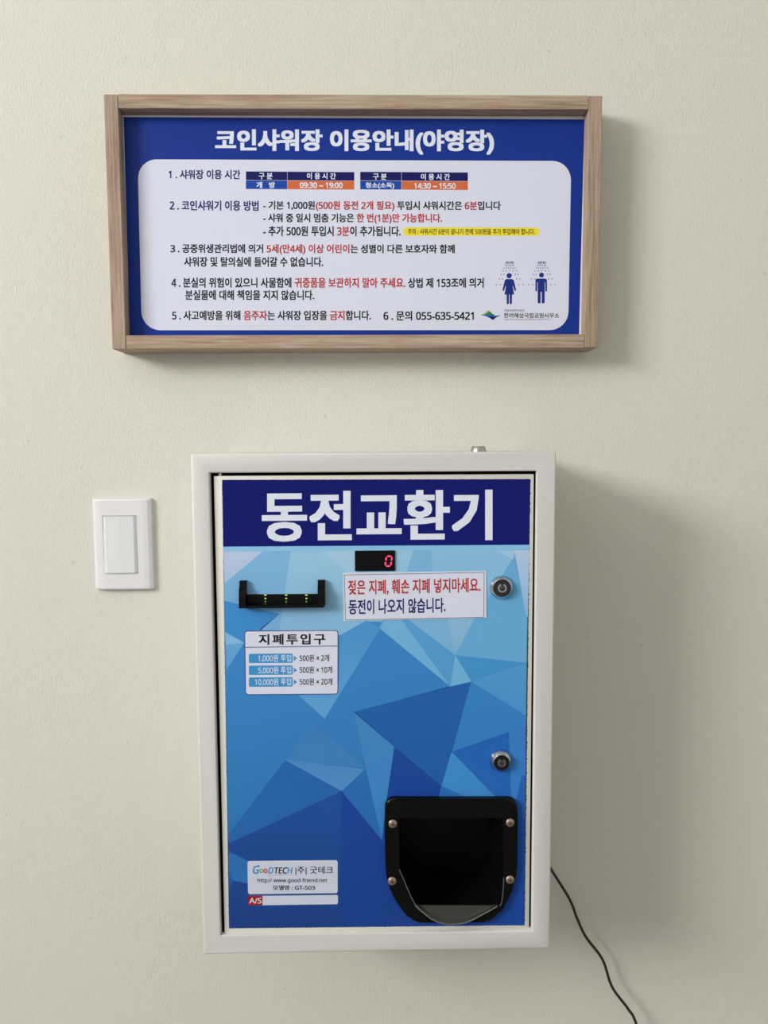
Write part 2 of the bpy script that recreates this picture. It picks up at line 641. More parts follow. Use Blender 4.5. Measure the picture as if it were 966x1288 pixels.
def shower(bm, cx):
    rows = ((70, 28, 5), (77, 31, 5), (85, 36, 5), (103, 40, 6), (127, 52, 6), (152, 66, 5), (187, 80, 4), (228, 98, 4), (282, 126, 4))
    for (yy, half, n) in rows:
        for k in range(n):
            t = -1 + 2 * k / (n - 1)
            if yy > 160 and abs(t) < 0.5:
                t = math.copysign(0.68, t)
            x = cx + half * t
            s = t * 4.5
            flat_bm(pix(z([(x - 3.2 - s, yy + 7), (x + 3.0 - s, yy + 7), (x + 3.2 + s * 0.4, yy - 6), (x - 3.0 + s * 0.4, yy - 6)]), d3), d3, bm)


bm = bmesh.new()
flat_bm(pix(z(disc(374, 199, 24)), d3), d3, bm)
flat_bm(pix(z([(383, 180), (400, 182), (396, 192), (388, 198)]), d4), d4, bm)
flat_bm(pix(z([(348, 230), (404, 230), (420, 245), (408, 300), (422, 375), (330, 375), (345, 300), (332, 245)]), d3), d3, bm)
for s in (1, -1):
    X = lambda a: 376 + s * (a - 376)
    flat_bm(pix(z([(X(404), 230), (X(418), 240), (X(440), 332), (X(434), 341), (X(424), 338), (X(404), 275), (X(400), 250)]), d4), d4, bm)
    flat_bm(pix(z([(X(379), 370), (X(402), 370), (X(400), 458), (X(395), 466), (X(385), 466), (X(380), 458)]), d4), d4, bm)
shower(bm, 379)
print_obj('woman_pictogram', bm, m_pict, panel)
bm = bmesh.new()
flat_bm(pix(z(disc(677, 193, 23)), d3), d3, bm)
flat_bm(pix(z([(636, 226), (712, 226), (723, 230), (728, 240), (728, 345), (713, 345), (711, 260), (707, 260), (707, 350), (641, 350), (641, 260),
               (637, 260), (635, 345), (620, 345), (620, 240), (625, 230)]), d3), d3, bm)
for s in (1, -1):
    X = lambda a: 674 + s * (a - 674)
    flat_bm(pix(z([(X(679), 345), (X(707), 345), (X(706), 450), (X(699), 458), (X(687), 458), (X(680), 450)]), d4), d4, bm)
shower(bm, 680)
print_obj('man_pictogram', bm, m_pict, panel)

bm = bmesh.new()
flat_bm(pix(z([(108, 568), (140, 552), (182, 517), (214, 550), (250, 572), (180, 568)]), d3), d3, bm, 0)
flat_bm(pix(z([(140, 566), (165, 548), (190, 530), (214, 552), (246, 572), (180, 570)]), d4), d4, bm, 1)
flat_bm(pix(z([(108, 568), (180, 563), (240, 574), (298, 567), (250, 590), (223, 613), (185, 588), (150, 575)]), d4 + 0.00005), d4 + 0.00005, bm, 2)
flat_bm(pix(z([(150, 575), (200, 580), (262, 582), (240, 598), (223, 613), (185, 588)]), d4 + 0.0001), d4 + 0.0001, bm, 3)
ink(bm, [('국립공원관리공단', 4)], 634, 660, 389.0, 392.0, d3, 0, bold=0.012)
ink(bm, [('한려해상국립공원사무소', 4)], 633.8, 703.3, 393.6, 400.0, d3, 0.2, bold=0.02)
ink(bm, [('HALLYEOHAESANG NATIONAL PARK OFFICE', 4)], 633.8, 692.3, 400.9, 402.6, d3, 0, bold=0.004)
print_obj('park_office_logo', bm, [m_green, m_dgreen, m_cobalt, m_navy, m_black], panel)

# ------------------------------------------------------------------ the light switch
DS = 0.009
a, b, c, d = P(114.2, 627.5, DS), P(187.7, 627, DS), P(192.7, 741, DS), P(119.5, 743, DS)
wx0, wx1 = (a.x + d.x) / 2, (b.x + c.x) / 2
wz1, wz0 = (a.z + b.z) / 2, (c.z + d.z) / 2
switch = thing('light_switch', ((wx0 + wx1) / 2, 0, wz0),
               'white rectangular wall switch with one large rocker, left of the machine', 'switch')
# plate: gently bowed face, open in the middle for the rocker
rx0, rx1, rz0, rz1 = P(128.6, 684, DS).x, P(173, 684, DS).x, P(150, 721, DS).z, P(150, 648.6, DS).z
# P at two heights gives the leaning edges; take the middle
rx0, rx1 = P(130.0, 684.5, DS).x, P(172.9, 684.5, DS).x
cols = [(wx0, 0.0), (wx0 + 0.0006, 0.0058), (wx0 + 0.004, 0.0080), (wx0 + 0.010, 0.0090), (rx0, 0.0092), (rx1, 0.0092), (wx1 - 0.010, 0.0090),
        (wx1 - 0.004, 0.0080), (wx1 - 0.0006, 0.0058), (wx1, 0.0)]
rows = [(wz0, -0.9), (wz0 + 0.0006, -0.0012), (wz0 + 0.0025, -0.0002), (rz0, 0), (rz1, 0), (wz1 - 0.0025, -0.0002), (wz1 - 0.0006, -0.0012), (wz1, -0.9)]
bm = bmesh.new()
grid = [[bm.verts.new((x, -max(dd + dz, 0.0), zz)) for x, dd in cols] for zz, dz in rows]
for i in range(len(rows) - 1):
    for j in range(len(cols) - 1):
        if rows[i][0] == rz0 and cols[j][0] == rx0:
            continue
        bm.faces.new((grid[i][j], grid[i][j + 1], grid[i + 1][j + 1], grid[i + 1][j]))
well = [grid[3][4], grid[3][5], grid[4][5], grid[4][4]]
low = [bm.verts.new((v.co.x, -0.002, v.co.z)) for v in well]
for i in range(4):
    bm.faces.new((well[i], well[(i + 1) % 4], low[(i + 1) % 4], low[i]))
bm.faces.new(low)
plate = obj('cover_plate', bm, m_switch, switch)
g = 0.0006
prof = [(rx0 + g, 0.0094), (rx0 + 0.004, 0.0106), ((rx0 + rx1) / 2, 0.0112), (rx1 - 0.0042, 0.0108), (rx1 - 0.0034, 0.0104), (rx1 - g, 0.0082)]
bm = bmesh.new()
lo, hi = rz0 + g, rz1 - g
A = [bm.verts.new((x, -(q + 0.0008), lo)) for x, q in prof]
C_ = [bm.verts.new((x, -(q - 0.0006), hi)) for x, q in prof]
A0, A1 = bm.verts.new((rx0 + g, -0.0025, lo)), bm.verts.new((rx1 - g, -0.0025, lo))
C0, C1 = bm.verts.new((rx0 + g, -0.0025, hi)), bm.verts.new((rx1 - g, -0.0025, hi))
for i in range(len(prof) - 1):
    bm.faces.new((A[i], A[i + 1], C_[i + 1], C_[i]))
bm.faces.new([A0] + A + [A1])
bm.faces.new([C0] + C_ + [C1])
bm.faces.new((A0, A[0], C_[0], C0))
bm.faces.new((A1, A[-1], C_[-1], C1))
bm.faces.new((A0, A1, C1, C0))
obj('rocker', bm, m_rock, switch)

# ------------------------------------------------------------------ the coin changing machine
DC = 0.18                        # front of the housing
DD = DC - 0.0045                 # front of the door
p = [P(240.2, 570.5, DC), P(699.8, 568, DC), P(692, 1193.5, DC), P(255.3, 1200.8, DC)]
cx0, cx1 = (p[0].x + p[3].x) / 2, (p[1].x + p[2].x) / 2
cz1, cz0 = (p[0].z + p[1].z) / 2, (p[2].z + p[3].z) / 2
p = [P(264.7, 595.2, DC), P(675.5, 592.3, DC), P(669, 1170.5, DC), P(276.7, 1177.0, DC)]
ix0, ix1 = (p[0].x + p[3].x) / 2, (p[1].x + p[2].x) / 2
iz1, iz0 = (p[0].z + p[1].z) / 2, (p[2].z + p[3].z) / 2
machine = thing('coin_changer', ((cx0 + cx1) / 2, 0, cz0),
                'wall-mounted ivory steel coin changing machine with a blue faceted front', 'machine')
# housing: box with a framed opening
bm = bmesh.new()


def loop(x0, x1, z0, z1, dd):
    return [bm.verts.new((x, -dd, zz)) for x, zz in ((x0, z0), (x1, z0), (x1, z1), (x0, z1))]


def bridge(a, b):
    for i in range(4):
        bm.faces.new((a[i], a[(i + 1) % 4], b[(i + 1) % 4], b[i]))


bk = loop(cx0, cx1, cz0, cz1, 0.0005)
fr = loop(cx0, cx1, cz0, cz1, DC)
op = loop(ix0, ix1, iz0, iz1, DC)
ob = loop(ix0, ix1, iz0, iz1, DC - 0.10)
bridge(bk, fr)
bridge(fr, op)
lp_ = loop(ix0, ix1, iz0, iz1, DC - 0.007)
bridge(op, lp_)
bridge(lp_, ob)
for f_ in bm.faces:
    if all(v in lp_ or v in ob for v in f_.verts):
        f_.material_index = 1  # walls behind the lip coloured black as painted shade
bm.faces.new(bk)
bf = bm.faces.new(ob)
bf.material_index = 1
es = [e_ for e_ in bm.edges if all(abs(v.co.y + DC) < 1e-6 for v in e_.verts) and
      (all(v in fr for v in e_.verts) or all(v in op for v in e_.verts))]
es += [e_ for e_ in bm.edges if any(v in fr for v in e_.verts) and any(v in bk for v in e_.verts)]
bmesh.ops.bevel(bm, geom=es, offset=0.0022, segments=3, affect='EDGES', profile=0.5)
housing = obj('housing', bm, [m_paint, m_gap], machine, smooth=True)

# door
p = [P(269.5, 598.8, DD), P(671.6, 596.2, DD), P(665.6, 1167.8, DD), P(281.5, 1174.5, DD)]
dx0, dx1 = (p[0].x + p[3].x) / 2, (p[1].x + p[2].x) / 2
dz1, dz0 = (p[0].z + p[1].z) / 2, (p[2].z + p[3].z) / 2
door = obj('door', box_bm(dx0, dx1, -DD, -(DC - 0.026), dz0, dz1, 0.0009, 2), m_doorpaint, machine, smooth=True)


def cut(o, pts, d0_, d1_):
    """cut a hole of the given outline through an object"""
    cme = bpy.data.meshes.new('cutter')
    cb = prism_bm(pts, d0_, d1_)
    bmesh.ops.recalc_face_normals(cb, faces=cb.faces)
    cb.to_mesh(cme)
    cb.free()
    co = bpy.data.objects.new('cutter', cme)
    COL.objects.link(co)
    md_ = o.modifiers.new('cut', 'BOOLEAN')
    md_.operation = 'DIFFERENCE'
    md_.object = co
    bpy.context.view_layer.update()
    me_ = bpy.data.meshes.new_from_object(o.evaluated_get(bpy.context.evaluated_depsgraph_get()))
    o.modifiers.clear()
    old = o.data
    o.data = me_
    bpy.data.meshes.remove(old)
    bpy.data.objects.remove(co)
    bpy.data.meshes.remove(cme)


MOUTH = [(500.6, 1027), (634.5, 1027), (634.8, 1106), (629, 1136), (606, 1148.5), (586, 1156), (563, 1157.5), (541, 1153), (524, 1140), (514, 1124), (500.4, 1096)]
cut(door, pix(MOUTH, DD), DC - 0.06, DC + 0.02)
hx = dx0 + 0.0045
obj('hinge_pin', lathe_bm([(0.0016, -0.004), (0.0016, 0.0034), (0.0012, 0.0038)], (hx + 0.002, -(DD - 0.003), dz1), 'z', 12), m_doorpaint, door)
obj('hinge_pin', lathe_bm([(0.0016, 0.004), (0.0016, -0.0026), (0.0012, -0.003)], (hx + 0.002, -(DD - 0.003), dz0), 'z', 12), m_doorpaint, door)

# printed vinyl on the door: polygons of the artwork, each with its own printed colour
DV = DD + 0.00012
m_vinyl = bpy.data.materials.new('printed_blue_facets')
m_vinyl.use_nodes = True
_b = m_vinyl.node_tree.nodes['Principled BSDF']
_b.inputs['Roughness'].default_value = 0.36
_b.inputs['Specular IOR Level'].default_value = 0.2
_at = m_vinyl.node_tree.nodes.new('ShaderNodeAttribute')
_at.attribute_name = 'ink'
m_vinyl.node_tree.links.new(_at.outputs['Color'], _b.inputs['Base Color'])
TLv, TRv, BRv, BLv = (279.3, 603.6), (667.0, 602.6), (659.9, 1163.7), (288.0, 1167.6)
facets = [
    # points, top colour, bottom colour
    ([TLv, TRv, (661, 900), (284.5, 900)], (118, 178, 222), (54, 128, 198)),
    ([(284.5, 899), (661.5, 899), (660, 1030), (286.5, 1030)], (54, 128, 198), (40, 105, 180)),
    ([(286.5, 1029), (660.6, 1029), BRv, BLv], (28, 76, 160), (26, 66, 146)),
    ([(281, 690), (332, 692), (282.3, 734)], (186, 203, 232), (172, 192, 226)),
    ([(332, 692), (366, 692), (350, 800), (320, 800), (282, 756), (282.3, 734)], (126, 182, 224), (118, 176, 222)),
    ([(366, 692), (520, 692), (511, 722), (481, 782), (428, 800), (350, 800)], (152, 198, 228), (132, 184, 223)),
    ([(406, 692), (450, 692), (450, 728), (438, 722)], (166, 204, 232), (158, 198, 230)),
    ([(520, 692), (543, 692), (546, 722), (511, 722)], (124, 182, 223), (122, 180, 222)),
    ([(543, 692), (650, 692), (645, 702), (615, 752), (597, 779), (546, 779)], (140, 192, 228), (124, 180, 222)),
    ([(624, 692), (648, 692), (645.5, 704)], (160, 200, 232), (160, 200, 232)),
    ([(646, 702), (663, 770), (662.4, 834), (572.5, 824), (597, 778)], (104, 172, 222), (104, 171, 220)),
    ([(647, 692), (665.8, 692), (664, 776), (661, 773)], (180, 203, 234), (140, 185, 228)),
    ([(282, 755.6), (301, 760), (351.5, 772), (325.5, 793), (308, 810), (283, 795)], (66, 143, 212), (62, 139, 208)),
    ([(283, 795), (307.5, 808.6), (284.2, 811)], (134, 188, 228), (130, 184, 226)),
    ([(284.2, 811), (307, 808.6), (284.6, 843)], (104, 168, 220), (92, 158, 214)),
    ([(307, 808.6), (325.5, 792), (428, 798.8), (458, 782), (480, 782), (409, 906), (393.5, 909), (359, 956.5), (287, 1051), (284.6, 843)],
     (62, 138, 206), (48, 120, 190)),
    ([(428, 798.8), (461, 780.5), (478, 791), (408.4, 904), (375, 874.5), (426, 860)], (74, 148, 212), (98, 164, 218)),
    ([(478, 790.6), (566.3, 863.4), (445.6, 895.4), (459.5, 967), (393.5, 909), (408.4, 904)], (58, 134, 204), (54, 126, 194)),
    ([(478, 790.6), (483, 780), (504.5, 779), (566.3, 863.4)], (116, 180, 224), (110, 176, 222)),
    ([(504.3, 779), (512.5, 779), (572.5, 824), (566.3, 863.4)], (88, 160, 216), (84, 156, 214)),
    ([(511.5, 778), (563, 778), (572.5, 824)], (124, 180, 222), (122, 178, 222)),
    ([(563, 778), (597.5, 777), (572.5, 824)], (142, 188, 224), (130, 180, 221)),
    ([(572.5, 824), (662.6, 833.6), (593.5, 857.4)], (70, 150, 212), (68, 146, 210)),
    ([(572.6, 824), (566.3, 863.4), (593, 857.4)], (116, 182, 224), (112, 178, 222)),
    ([(593, 857.4), (662.3, 834), (661.6, 900.5)], (80, 156, 216), (76, 150, 214)),
    ([(592.5, 857.6), (661.6, 900), (661.3, 913), (640, 920.8), (568, 946)], (56, 134, 202), (54, 128, 202)),
    ([(445.6, 895), (592.6, 857.4), (568.5, 946), (555, 989), (496, 939)], (38, 98, 176), (34, 94, 174)),
    ([(568, 945.6), (640, 920.6), (642.8, 1004), (624.5, 1004)], (36, 100, 186), (38, 104, 190)),
    ([(640, 920.6), (661.3, 912.5), (661, 975), (656.5, 975), (650, 1006), (642.8, 1004)], (56, 126, 202), (58, 128, 206)),
    ([(656.6, 974.5), (660.8, 975.5), (660.5, 1032), (649, 1032), (650, 1004)], (38, 104, 188), (32, 92, 180)),
    ([(568, 945.6), (625, 1004), (590, 1004), (555.2, 988.6)], (66, 144, 212), (62, 140, 208)),
    ([(555.2, 988.4), (592, 1006), (551.5, 1006)], (44, 112, 194), (42, 108, 190)),
    ([(495.8, 939), (555.2, 988.6), (551, 1006), (487, 1006)], (28, 74, 158), (26, 70, 158)),
    ([(445.6, 896), (496, 939.2), (486.5, 1006), (480.4, 1057), (460, 968)], (70, 136, 202), (60, 134, 206)),
    ([(393.5, 908.6), (459.6, 966), (359, 956.2)], (62, 128, 196), (66, 130, 196)),
    ([(358.8, 956), (459.8, 967), (429.8, 995.4)], (76, 138, 204), (84, 144, 206)),
    ([(358.7, 956.2), (430, 995.2), (287.4, 1061), (287, 1050)], (38, 102, 178), (40, 104, 178)),
    ([(429.6, 995), (460.2, 967), (480.6, 1058)], (44, 110, 184), (42, 110, 184)),
    ([(429.6, 995), (427.5, 1166.2), (288, 1167.6), (287.4, 1061)], (32, 82, 160), (29, 64, 136)),
    ([(429.6, 995), (480.6, 1057), (486, 1057), (600, 1160), (600, 1164.4), (427.5, 1166.2)], (28, 70, 160), (27, 66, 146)),
    ([(480, 1057), (660.4, 1030), BRv, (560, 1164.8)], (30, 84, 184), (26, 70, 158)),
    ([(287.6, 1071), (312.5, 1083), (325, 1100), (312, 1111.5), (294, 1107.5), (288, 1097)], (44, 112, 184), (46, 112, 184)),
    ([(288, 1097), (294, 1107.5), (288.2, 1118)], (38, 98, 172), (34, 86, 160)),
    # narrow light band, then the navy heading
    ([(280.4, 686), (665.8, 684), (665.7, 691.5), (280.5, 693.5)], (132, 192, 232), (140, 196, 233)),
    ([TLv, TRv, (665.8, 685.2), (280.6, 687.6)], (6, 16, 106), (8, 18, 110)),
]
HOLE = MOUTH


def minus_hole(pts):
    """convex polygon minus the convex mouth of the coin tray: list of polygons"""
    xs, ys = [p_[0] for p_ in pts], [p_[1] for p_ in pts]
    if max(xs) < 500 or min(xs) > 635 or max(ys) < 1027 or min(ys) > 1158:
        return [pts]
    out, cur = [], list(pts)
    for i in range(len(HOLE)):
        (xa, ya), (xb, yb) = HOLE[i], HOLE[(i + 1) % len(HOLE)]
        side = lambda q: (xb - xa) * (q[1] - ya) - (yb - ya) * (q[0] - xa)
        ins, ous = [], []
        for k in range(len(cur)):
            a_, b_ = cur[k], cur[(k + 1) % len(cur)]
            sa, sb = side(a_), side(b_)
            (ins if sa >= 0 else ous).append(a_)
            if sa * sb < 0:
                t_ = sa / (sa - sb)
                m_ = (a_[0] + (b_[0] - a_[0]) * t_, a_[1] + (b_[1] - a_[1]) * t_)
                ins.append(m_)
                ous.append(m_)
        if len(ous) > 2:
            out.append(ous)
        cur = ins
        if len(cur) < 3:
            break
    return out


bm = bmesh.new()
lay = bm.loops.layers.float_color.new('ink')
for k, (pts, c0, c1) in enumerate(facets):
    dd = DV + k * 3.0e-6
    ya, yb = min(y for _, y in pts), max(y for _, y in pts)
    for piece in minus_hole(pts):
        f = bm.faces.new([bm.verts.new(P(x, y, dd)) for x, y in piece])
        for lp, (x, y) in zip(f.loops, piece):
            t = (y - ya) / (yb - ya)
            lp[lay] = rgb(*[c0[i] * (1 - t) + c1[i] * t for i in range(3)])
bmesh.ops.triangulate(bm, faces=[f for f in bm.faces if len(f.verts) > 4])
print_obj('faceted_print', bm, m_vinyl, door)
# ragged dark rim left where the vinyl was trimmed
bm = bmesh.new()
edge = []
cor = [TLv, TRv, BRv, BLv]
for i in range(4):
    (xa, ya), (xb, yb) = cor[i], cor[(i + 1) % 4]
    amp = (0.45, 0.95, 0.6, 0.4)[i]
    for k in range(330):
        t = k / 330
        nx, ny = ((0, -1), (1, 0), (0, 1), (-1, 0))[i]
        j = max(0.0, random.gauss(0.05, 0.42)) * amp
        edge.append((xa + (xb - xa) * t + nx * j, ya + (yb - ya) * t + ny * j))
mid = (473.0, 885.0)
ring = [(x + (3 if x < mid[0] else -3), y + (3 if y < mid[1] else -3)) for x, y in edge]
eo, ei = pix(edge, DD + 0.00006), pix(ring, DD + 0.00006)
vo = [bm.verts.new((x, -DD - 0.00006, zz)) for x, zz in eo]
vi = [bm.verts.new((x, -DD - 0.00006, zz)) for x, zz in ei]
for k in range(len(vo)):
    j = (k + 1) % len(vo)
    bm.faces.new((vo[k], vo[j], vi[j], vi[k]))
print_obj('trimmed_edge', bm, mat('grimy_vinyl_edge', (0.05, 0.05, 0.055, 1), 0.8), door)
DT = DV + 0.00022
bm = bmesh.new()
ink(bm, [('동전교환기', 0)], 329.3, 619.5, 617.8, 681.6, DT, -2.2, bold=0.03)
print_obj('heading_lettering', bm, m_lwhite, door)

# red digit display
DSP = DV + 0.0016
p0, p1 = P(446.3, 692.8, DSP), P(497, 718, DSP)
display = obj('digit_display', box_bm(p0.x, p1.x, -DSP, -DD, p1.z, p0.z, 0.0004, 1),
              mat('smoked_display_window', (0.004, 0.004, 0.005, 1), 0.10, spec=0.1), machine)
m_led = mat('red_led', (0.5, 0.02, 0.08, 1), 0.4, emit=(1.0, 0.055, 0.19, 1), emit_s=1.05)
bm = bmesh.new()
dl = DSP + 0.0001


def seg(x0, y0, x1, y1, w=0.95):
    a, b = Vector((x0, y0)), Vector((x1, y1))
    t = (b - a).normalized()
    n = Vector((-t.y, t.x)) * w
    q = [a, a + t * w + n, b - t * w + n, b, b - t * w - n, a + t * w - n]
    flat_bm(pix([(v.x, v.y) for v in q], dl), dl, bm)


tlx, trx, mlx, mrx, blx, brx = 486.0, 493.0, 485.3, 492.3, 484.5, 491.5
seg(tlx + .7, 699.6, trx - .5, 699.6)
seg(blx + .7, 712.0, brx - .5, 712.0)
seg(tlx, 700.4, mlx, 705.4)
seg(trx, 700.4, mrx, 705.4)
seg(mlx - .1, 706.4, blx, 711.4)
seg(mrx - .1, 706.4, brx, 711.4)
print_obj('digit', bm, m_led, display)

# paper notice
DN = DT + 0.0004
notice = obj('paper_notice', prism_bm(quad_round((431.4, 720.6), (611.4, 718.2), (612, 777), (432.4, 780.9), DN, 0), DD + 0.0004, DN), m_white, machine)
dn1, dn2 = DN + 0.00003, DN + 0.00006
bm = bmesh.new()
fr_o = [(433.2, 723.2), (609.0, 720.0), (608.6, 776.4), (434.6, 779.8)]
for i in range(4):
    (xa, ya), (xb, yb) = fr_o[i], fr_o[(i + 1) % 4]
    v = Vector((xb - xa, yb - ya)).normalized()
    n = Vector((-v.y, v.x)) * 0.32
    flat_bm(pix([(xa - n.x, ya - n.y), (xb - n.x, yb - n.y), (xb + n.x, yb + n.y), (xa + n.x, ya + n.y)], dn1), dn1, bm)
print_obj('border_line', bm, mat('print_grey_line', rgb(70, 68, 72), 0.6), notice)
bm = bmesh.new()
ink(bm, [('젖은 지폐, 훼손 지폐 넣지마세요.', 0)], 437.6, 604.3, 729.8, 749.0, dn2, -3.4, bold=0.024)
ink(bm, [('동전이 나오지 않습니다.', 1)], 438.4, 560.4, 754.2, 773.0, dn2, -2.6, bold=0.024)
print_obj('lettering', bm, [m_red, m_navy], notice)

# banknote slot label
price = obj('price_label', prism_bm(quad_round((307.4, 793.3), (425.6, 792.6), (425.4, 873.4), (308.6, 874.2), DT, 0.0036, 6), DD + 0.0002, DT),
            mat('print_outline_navy', rgb(40, 40, 120), 0.45), machine)
dp1, dp2, dp3 = DT + 0.00004, DT + 0.00007, DT + 0.0001
bm = flat_bm(quad_round((308.3, 794.2), (424.7, 793.5), (424.5, 872.5), (309.5, 873.3), dp1, 0.0030, 6), dp1)
flat_bm(pix([(308.9, 813.9), (424.4, 812.1), (424.4, 813.0), (308.9, 814.8)], dp2), dp2, bm, 1)
for k, yo in enumerate((822.3, 837.2, 852.1)):
    flat_bm(quad_round((313.0, yo), (368.2, yo - 0.3), (368.2, yo + 11.5), (313.0, yo + 11.8), dp2, 0.0014, 4), dp2, bm, 2)
    flat_bm(pix([(369.4, yo + 2.3), (373.8, yo + 5.8), (369.4, yo + 9.2)], dp2), dp2, bm, 2)
print_obj('label_print', bm, [m_white, m_navy, mat('print_sky_blue', rgb(60, 146, 206), 0.45)], price)
bm = bmesh.new()
ink(bm, [('지폐투입구', 0)], 325.5, 409.3, 797.6, 811.2, dp2, -0.6, bold=0.03, spacing=1.25)
for t, a, y in (('1,000원 투입', 324.7, 823.6), ('5,000원 투입', 324.8, 838.6), ('10,000원 투입', 320.7, 853.4)):
    ink(bm, [(t, 1)], a, 366.2, y, y + 9.2, dp3, -0.2, bold=0.008)
for t, b_, y in (('500원 × 2개', 414, 823.4), ('500원 × 10개', 417.8, 838.2), ('500원 × 20개', 418, 853.2)):
    ink(bm, [(t, 0)], 376.8, b_, y, y + 8.8, dp2, -0.2, bold=0.02)
print_obj('lettering', bm, [m_black, m_lwhite], price)

# maker's label and service strip
maker = obj('maker_label', prism_bm(quad_round((311.3, 1083.0), (424.7, 1081.9), (424.7, 1123.4), (311.9, 1124.8), DT, 0.0026, 5), DD + 0.0002, DT),
            mat('print_label_silver', rgb(203, 208, 225), 0.42), machine)
L = lambda pts: [(300 + a / 6.9, 1075 + b / 6.9) for a, b in pts]
bm = bmesh.new()
c_blue, c_green, c_rd = (mat('print_logo_blue', rgb(64, 136, 196), 0.45), mat('print_logo_green', rgb(120, 168, 84), 0.45),
                         mat('print_logo_red', rgb(200, 66, 56), 0.45))
X6 = lambda v: 300 + v / 6.9
Y6 = lambda v: 1075 + v / 6.9
ink(bm, [('G', 1)], X6(124), X6(180), Y6(96), Y6(167), dp1, 0, bold=0.03, shear=0.15)
ink(bm, [('D', 1)], X6(258), X6(303), Y6(110), Y6(166), dp1, 0, bold=0.03, shear=0.15)
ink(bm, [('TEC', 0), ('H', 1)], X6(310), X6(470), Y6(110), Y6(165), dp1, 0, bold=0.03, shear=0.15)
for cx_, mi in ((198, 2), (236, 3)):
    n = 20
    vo = [bm.verts.new(P(X6(cx_ + 19 * math.cos(2 * math.pi * k / n)), Y6(141 + 20 * math.sin(2 * math.pi * k / n)), dp1)) for k in range(n)]
    vi = [bm.verts.new(P(X6(cx_ + 9 * math.cos(2 * math.pi * k / n)), Y6(141 + 10 * math.sin(2 * math.pi * k / n)), dp1)) for k in range(n)]
    for k in range(n):
        f = bm.faces.new((vo[k], vo[(k + 1) % n], vi[(k + 1) % n], vi[k]))
        f.material_index = mi
flat_bm(pix(L([(168, 88), (190, 98), (168, 106)]), dp1), dp1, bm, 1)
ink(bm, [('|주| 굿테크', 0)], X6(494), X6(822), Y6(102), Y6(176), dp1, 0, bold=0.014)
ink(bm, [('http:// www.good-friend.net', 0)], X6(164), X6(770), Y6(204), Y6(250), dp1, 0, bold=0.018)
ink(bm, [('모델명 : GT-503', 0)], X6(298), X6(664), Y6(266), Y6(308), dp1, 0, bold=0.028)
flat_bm(pix(L([(258, 178), (468, 174), (468, 176.5), (258, 181)]), dp1), dp1, bm, 1)
print_obj('lettering', bm, [m_black, c_blue, c_green, c_rd], maker)
strip = obj('service_strip', prism_bm(quad_round((312.2, 1127.0), (425, 1125.7), (425, 1137.3), (312.2, 1138.9), DT, 0.0016, 5), DD + 0.0002, DT),
            MATS['print_label_silver'], machine)
bm = flat_bm(quad_round((312.2, 1127.0), (330.2, 1126.8), (330.2, 1138.6), (312.2, 1138.9), dp1, 0.0004, 3), dp1)
ink(bm, [('A/S', 1)], 313.4, 329.0, 1129.4, 1136.4, dp2, 0, bold=0.012)
print_obj('red_tab', bm, [mat('print_dark_red', rgb(150, 30, 32), 0.45), m_lwhite], strip)


# banknote inlet: open black bezel with two horns
def bz(pts):
    return [(290 + a / 7.43, 720 + b / 7.43) for a, b in pts]


DI = DV + 0.00022
ntop = DI + 0.011
bill = bmesh.new()
# lower ledge standing out from the door
la = P(300.6, 748.5, DI)
lb = P(408.2, 764.3, DI)
inlet_x0, inlet_x1 = P(300.2, 755, ntop).x, P(407.4, 755, ntop).x
zb, zt = P(350, 764.9, ntop).z, P(350, 762.0, ntop).z
box_bm(inlet_x0, inlet_x1, -ntop, -DD, zb, zt, 0.0004, 1, bm=bill)
# back plate of the mouth
zz1 = P(350, 747.2, DI).z
box_bm(inlet_x0 + 0.003, inlet_x1 - 0.003, -(DI + 0.0012), -DD, zt - 0.0002, zz1, 0.0003, 1, bm=bill)
inlet = obj('banknote_inlet', bill, m_plastic2, machine)
for (ax, bx) in ((inlet_x0, inlet_x0 + 0.0074), (inlet_x1 - 0.0068, inlet_x1 + 0.0010)):
    zc = P(305, 730.6, DI + 0.004).z
    prof2 = [(DD, zb + 0.002), (ntop, zb + 0.002), (ntop, P(305, 752, ntop).z), (ntop - 0.002, P(305, 742, ntop).z),
             (DI + 0.0052, P(305, 739, DI + 0.005).z), (DI + 0.0046, zc), (DD, zc)]
    bm = bmesh.new()
    va = [bm.verts.new((ax, -q, h)) for q, h in prof2]
    vb = [bm.verts.new((bx, -q, h)) for q, h in prof2]
    bm.faces.new(va)
    bm.faces.new(vb)
    for i in range(len(prof2)):
        j = (i + 1) % len(prof2)
        bm.faces.new((va[i], va[j], vb[j], vb[i]))
    bmesh.ops.bevel(bm, geom=list(bm.edges), offset=0.0003, segments=1, affect='EDGES')
    obj('guide_horn', bm, m_plastic2, inlet)
m_lime = mat('green_led', (0.3, 0.5, 0.1, 1), 0.4, emit=(0.62, 0.85, 0.22, 1), emit_s=0.75)
m_dimg = mat('dim_green_led', (0.05, 0.12, 0.02, 1), 0.4, emit=(0.12, 0.26, 0.03, 1), emit_s=0.4)
dm = DI + 0.0012
for cxp in (333.8, 360.0, 385.4):
    for yy, w, h, m in ((748.4, 1.5, 0.6, m_lime), (752.6, 1.0, 0.65, m_lime), (756.6, 0.9, 1.2, m_dimg), (760.3, 1.3, 0.8, m_dimg)):
        q0, q1 = P(cxp - w, yy + h, dm), P(cxp + w, yy - h, dm)
        obj('indicator_light', box_bm(q0.x, q1.x, -(dm + 0.0004), -(dm - 0.0002), q0.z, q1.z), m, inlet)


